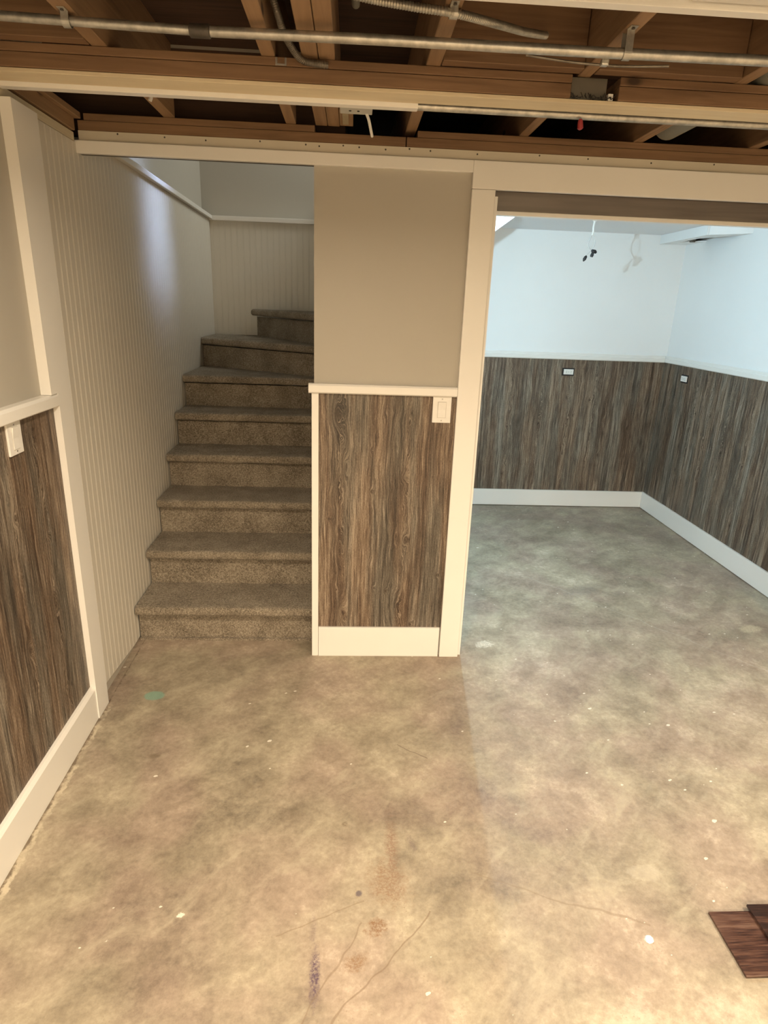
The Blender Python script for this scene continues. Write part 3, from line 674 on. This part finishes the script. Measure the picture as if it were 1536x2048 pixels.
# metal bracket left of the dark cable
bm = bmesh.new(); box(bm, -0.065, -0.060, -0.6735, -0.672, 2.229, 2.248); box(bm, -0.040, -0.035, -0.6735, -0.672, 2.229, 2.248); box(bm, -0.065, -0.035, -0.6745, -0.673, 2.229, 2.233)
tag(obj('metal_bracket', bm, M_emt), 'tiny metal bracket on the crossbeam left of the dark cable', 'bracket')
bm = bmesh.new(); tube(bm, smooth_path([(-0.475, -0.40, 2.252), (-0.476, -0.398, 2.225), (-0.480, -0.400, 2.208), (-0.484, -0.401, 2.198)], 5), [0.004]*10+[0.006]*6, 8)
tag(obj('cable_end', bm, M_plastic, None, True), 'short white cable end dangling by the leftmost joist', 'cable')
# ceiling edge strip and tiles at the upper right
bm = mkbox(0.10, 3.19, -1.232, -1.205, 2.1935, 2.2005, 0.001); box(bm, 0.10, 3.19, -1.232, -1.229, 2.2, 2.249)
tag(obj('ceiling_edge_strip', bm, M_trim), 'white metal edge strip across the top right of the ceiling', 'ceiling trim')
struct('ceiling_tiles', mkbox(0.80, 3.2, YB, -1.245, 2.201, 2.215), M_tileceil, 'rough white ceiling tile at the top right corner')
struct('ceiling_near_left', mkbox(-0.86, 0.796, YB, -1.55, 2.201, 2.215), M_tileceil)

# recessed lamp trims for the lights behind the photographer
for (x, y) in [(p_[0], p_[1]) for p_, e_, s_ in DOWN]:
    bm = bmesh.new(); n = 28
    for k in range(n):
        a0, a1 = 2*PI*k/n, 2*PI*(k+1)/n
        def P(r, a, z): return bm.verts.new((x+r*math.cos(a), y+r*math.sin(a), z))
        bm.faces.new((P(0.088, a0, 2.196), P(0.088, a1, 2.196), P(0.11, a1, 2.2005), P(0.11, a0, 2.2005)))
        bm.faces.new((P(0.088, a0, 2.196), P(0.088, a1, 2.196), P(0.085, a1, 2.2005), P(0.085, a0, 2.2005)))
    bmesh.ops.remove_doubles(bm, verts=bm.verts, dist=1e-5)
    tag(obj('downlight', bm, M_plastic), 'round white downlight ring in the main room ceiling, out of the picture', 'ceiling lamp', 'downlights')

# ================================================================== BACK ROOM DETAILS
XBX = 2.535; YBX = 1.80; ZBX = 2.150
bm = bmesh.new()
# hanging box: sides and bottom with a ragged opening near the wall
prism(bm, [(XBX, YBX), (XBX+0.012, YBX), (XBX+0.012, D2-0.001), (XBX, D2-0.001)], ZBX, 2.214)
prism(bm, [(XBX+0.0125, YBX-0.010), (XR-0.001, YBX-0.18), (XR-0.001, YBX-0.166), (XBX+0.0125, YBX+0.004)], ZBX, 2.214)
bb = thing('ceiling_bulkhead', 'small white boxed bulkhead in the far right ceiling corner, open and dark underneath', 'bulkhead', (2.64, 2.1, 2.15))
obj('side_board', bm, M_white, bb)
bm = bmesh.new()
prism(bm, [(XBX+0.0125, YBX+0.005), (XBX+0.07, YBX-0.04), (XBX+0.07, D2-0.002), (XBX+0.0125, D2-0.002)], ZBX+0.001, ZBX+0.008)
prism(bm, [(XBX+0.0705, YBX-0.041), (XR-0.002, YBX-0.16), (XR-0.002, YBX-0.04), (XBX+0.0705, YBX+0.22)], ZBX+0.001, ZBX+0.008)
prism(bm, [(XBX+0.0705, D2-0.16), (XR-0.002, YBX+0.38), (XR-0.002, D2-0.002), (XBX+0.0705, D2-0.002)], ZBX+0.001, ZBX+0.008)
obj('bottom_board', bm, M_white, bb)
obj('opening', mkbox(XBX+0.0125, XR-0.002, YBX+0.01, D2-0.002, ZBX+0.02, ZBX+0.028), M_black, bb, label='black sheet standing for the dark hollow inside')  # black sheet above the slot stands for the shade inside the box
obj('duct_end', tube(bmesh.new(), [(2.66, 2.22, ZBX+0.019), (2.66, 2.22, ZBX-0.004)], 0.02, 12), M_box, bb, True)
# bare wires hanging from the ceiling
hw = thing('hanging_wires', 'bare white lamp wires with black connectors hanging from the far room ceiling', 'wires', (1.768, 1.833, 2.21))
bm = bmesh.new(); bmesh.ops.create_cone(bm, cap_ends=True, segments=16, radius1=0.012, radius2=0.016, depth=0.008, matrix=Matrix.Translation((1.768, 1.833, 2.210))); obj('ceiling_cap', bm, M_plastic, hw)
obj('cable', tube(bmesh.new(), smooth_path([(1.768, 1.833, 2.208), (1.764, 1.831, 2.17), (1.766, 1.833, 2.145), (1.762, 1.832, 2.12)], 6), 0.0075, 10), M_plastic, hw, True)
M_wire = plain('wire_grey', (0.60, 0.60, 0.58), 0.4)
obj('wire', tube(bmesh.new(), smooth_path([(1.762, 1.832, 2.125), (1.748, 1.833, 2.09), (1.744, 1.833, 2.06), (1.758, 1.833, 2.035), (1.782, 1.833, 2.025)], 6), 0.0028, 8), M_wire, hw, True)
obj('wire', tube(bmesh.new(), smooth_path([(1.766, 1.832, 2.125), (1.785, 1.833, 2.09), (1.786, 1.833, 2.06), (1.770, 1.833, 2.030), (1.750, 1.832, 2.005), (1.738, 1.831, 1.990)], 6), 0.0028, 8), M_wire, hw, True)
bm = bmesh.new(); tube(bm, [(1.740, 1.831, 1.992), (1.736, 1.831, 1.984), (1.728, 1.830, 1.968), (1.722, 1.830, 1.955)], [0.005, 0.010, 0.011, 0.003], 10); obj('connector', bm, M_black, hw, True)
bm = bmesh.new(); tube(bm, [(1.770, 1.833, 2.030), (1.780, 1.833, 2.022), (1.796, 1.833, 2.020), (1.806, 1.833, 2.012)], [0.005, 0.012, 0.012, 0.007], 10); tube(bm, [(1.784, 1.833, 2.018), (1.778, 1.833, 1.995), (1.776, 1.833, 1.985)], [0.008, 0.012, 0.009], 10); obj('connector', bm, M_black, hw, True)
# ceiling bulb holder lighting the room (hidden above the opening header)
lh = thing('lamp_holder', 'white porcelain lamp holder on the far room ceiling', 'lamp', (0.78, 0.74, 2.21))
bm = bmesh.new(); bmesh.ops.create_cone(bm, cap_ends=True, segments=24, radius1=0.045, radius2=0.06, depth=0.03, matrix=Matrix.Translation((0.78, 0.74, 2.199))); obj('base', bm, M_plastic, lh, True)
# outlets
def outlet(cx, cz, horiz, label, tow, wall_gap):
    t = thing('wall_outlet', label, 'outlet', tow(cx, 0, cz))
    hw_, hh = (0.040, 0.021)
    def bx(s0, s1, t0, t1, z0, z1, bev=0):
        bm = bmesh.new(); box(bm, s0, s1, t0, t1, z0, z1, bev)
        for v in bm.verts: v.co = Vector(tow(v.co.x, v.co.y, v.co.z))
        return bm
    obj('box_gap_sheet', bx(cx-hw_-0.012, cx+hw_+0.010, 0.0085, 0.0092, cz-hh-0.011, cz+hh+0.010), M_black, t, label='black sheet standing for the dark gap of the wall box')  # no hole here: the shaded gap is a thin black sheet
    f = obj('face', bx(cx-hw_, cx+hw_, 0.0092, 0.020, cz-hh, cz+hh, 0.003), M_plastic, t)
    for sx in (-0.019, 0.019):
        for dz in (-0.006, 0.006): obj('slot', bx(cx+sx-0.004, cx+sx+0.004, 0.0200, 0.0206, cz+dz-0.0012, cz+dz+0.0012), M_black, f)
    obj('screw', bx(cx-0.003, cx+0.003, 0.0200, 0.0212, cz-0.003, cz+0.003), M_screw, f)
outlet(1.937, 1.158, True, 'white wall outlet without cover plate on the far wall of the room beyond', lambda s, t, z: (s, D2-t, z), 0)
outlet(2.120, 1.163, True, 'white wall outlet without cover plate on the right wall of the room beyond', lambda s, t, z: (XR-t, s, z), 0)
# light switches
def switch(label, tow, cx, cz, W, H, t0):
    t = thing('light_switch', label, 'light switch', tow(cx, t0, cz))
    def bx(s0, s1, a0, a1, z0, z1, bev=0):
        bm = bmesh.new(); box(bm, s0, s1, a0, a1, z0, z1, bev)
        for v in bm.verts: v.co = Vector(tow(v.co.x, v.co.y, v.co.z))
        return bm
    p = obj('cover_plate', bx(cx-W/2, cx+W/2, t0, t0+0.007, cz-H/2, cz+H/2, 0.0025), M_plastic, t)
    obj('rocker_frame', bx(cx-0.0185, cx+0.0185, t0+0.007, t0+0.0078, cz-0.0345, cz+0.0345), plain('frame_shade', (0.55, 0.52, 0.46), 0.5), p)
    bm = bmesh.new()
    pr = [(t0+0.007, -0.033), (t0+0.0095, -0.033), (t0+0.0085, 0.0), (t0+0.0125, 0.033), (t0+0.007, 0.033)]
    extrude_profile(bm, pr, cx-0.0168, cx+0.0168, lambda a, b, u: tow(u, a, cz+b)); obj('rocker', bm, M_plastic, t)
    for dz in (-H/2+0.010, H/2-0.010):
        obj('screw', bx(cx-0.0025, cx+0.0025, t0+0.0068, t0+0.0078, cz+dz-0.0025, cz+dz+0.0025, 0.0008), M_screw, p)
switch('white rocker light switch on the pillar wainscot beside the door casing', lambda s, t, z: (s, -t, z), 0.546, 1.205, 0.080, 0.112, 0.008)
switch('white rocker light switch on the left wall wainscot under the chair rail', lambda s, t, z: (lwx(s, t), s, z), -0.785, 1.207, 0.082, 0.100, 0.012)

# ================================================================== THINGS ON THE FLOOR
def plank(x0, x1, y0, y1, z0, label, dz=0.0):
    t = thing('laminate_plank', label, 'floor plank', ((x0+x1)/2, (y0+y1)/2, z0))
    bm = mkbox(x0, x1, y0, y1, z0+0.002, z0+0.009, 0.0008); obj('board', bm, M_lam, t)
    bm = mkbox(x0+0.002, x1-0.002, y0+0.001, y1-0.001, z0+0.0002, z0+0.002); obj('backing', bm, M_darkgap, t)
plank(1.203, 2.42, -1.570, -1.389, 0.0, 'dark red-brown laminate plank lying on the concrete at the lower right')
plank(1.322, 2.54, -1.556, -1.376, 0.0092, 'second dark laminate plank stacked on the first at the right edge')
bm = bmesh.new(); bmesh.ops.create_cone(bm, cap_ends=True, segments=9, radius1=0.0125, radius2=0.010, depth=0.004, matrix=Matrix.Translation((0.997, -1.460, 0.0021)))
for v in bm.verts: v.co.x += random.uniform(-.0012, .0012); v.co.y += random.uniform(-.0012, .0012)
tag(obj('plastic_cap', bm, plain('cap_white', (0.86, 0.88, 0.84), 0.4)), 'small round white cap lying on the concrete left of the planks', 'cap')
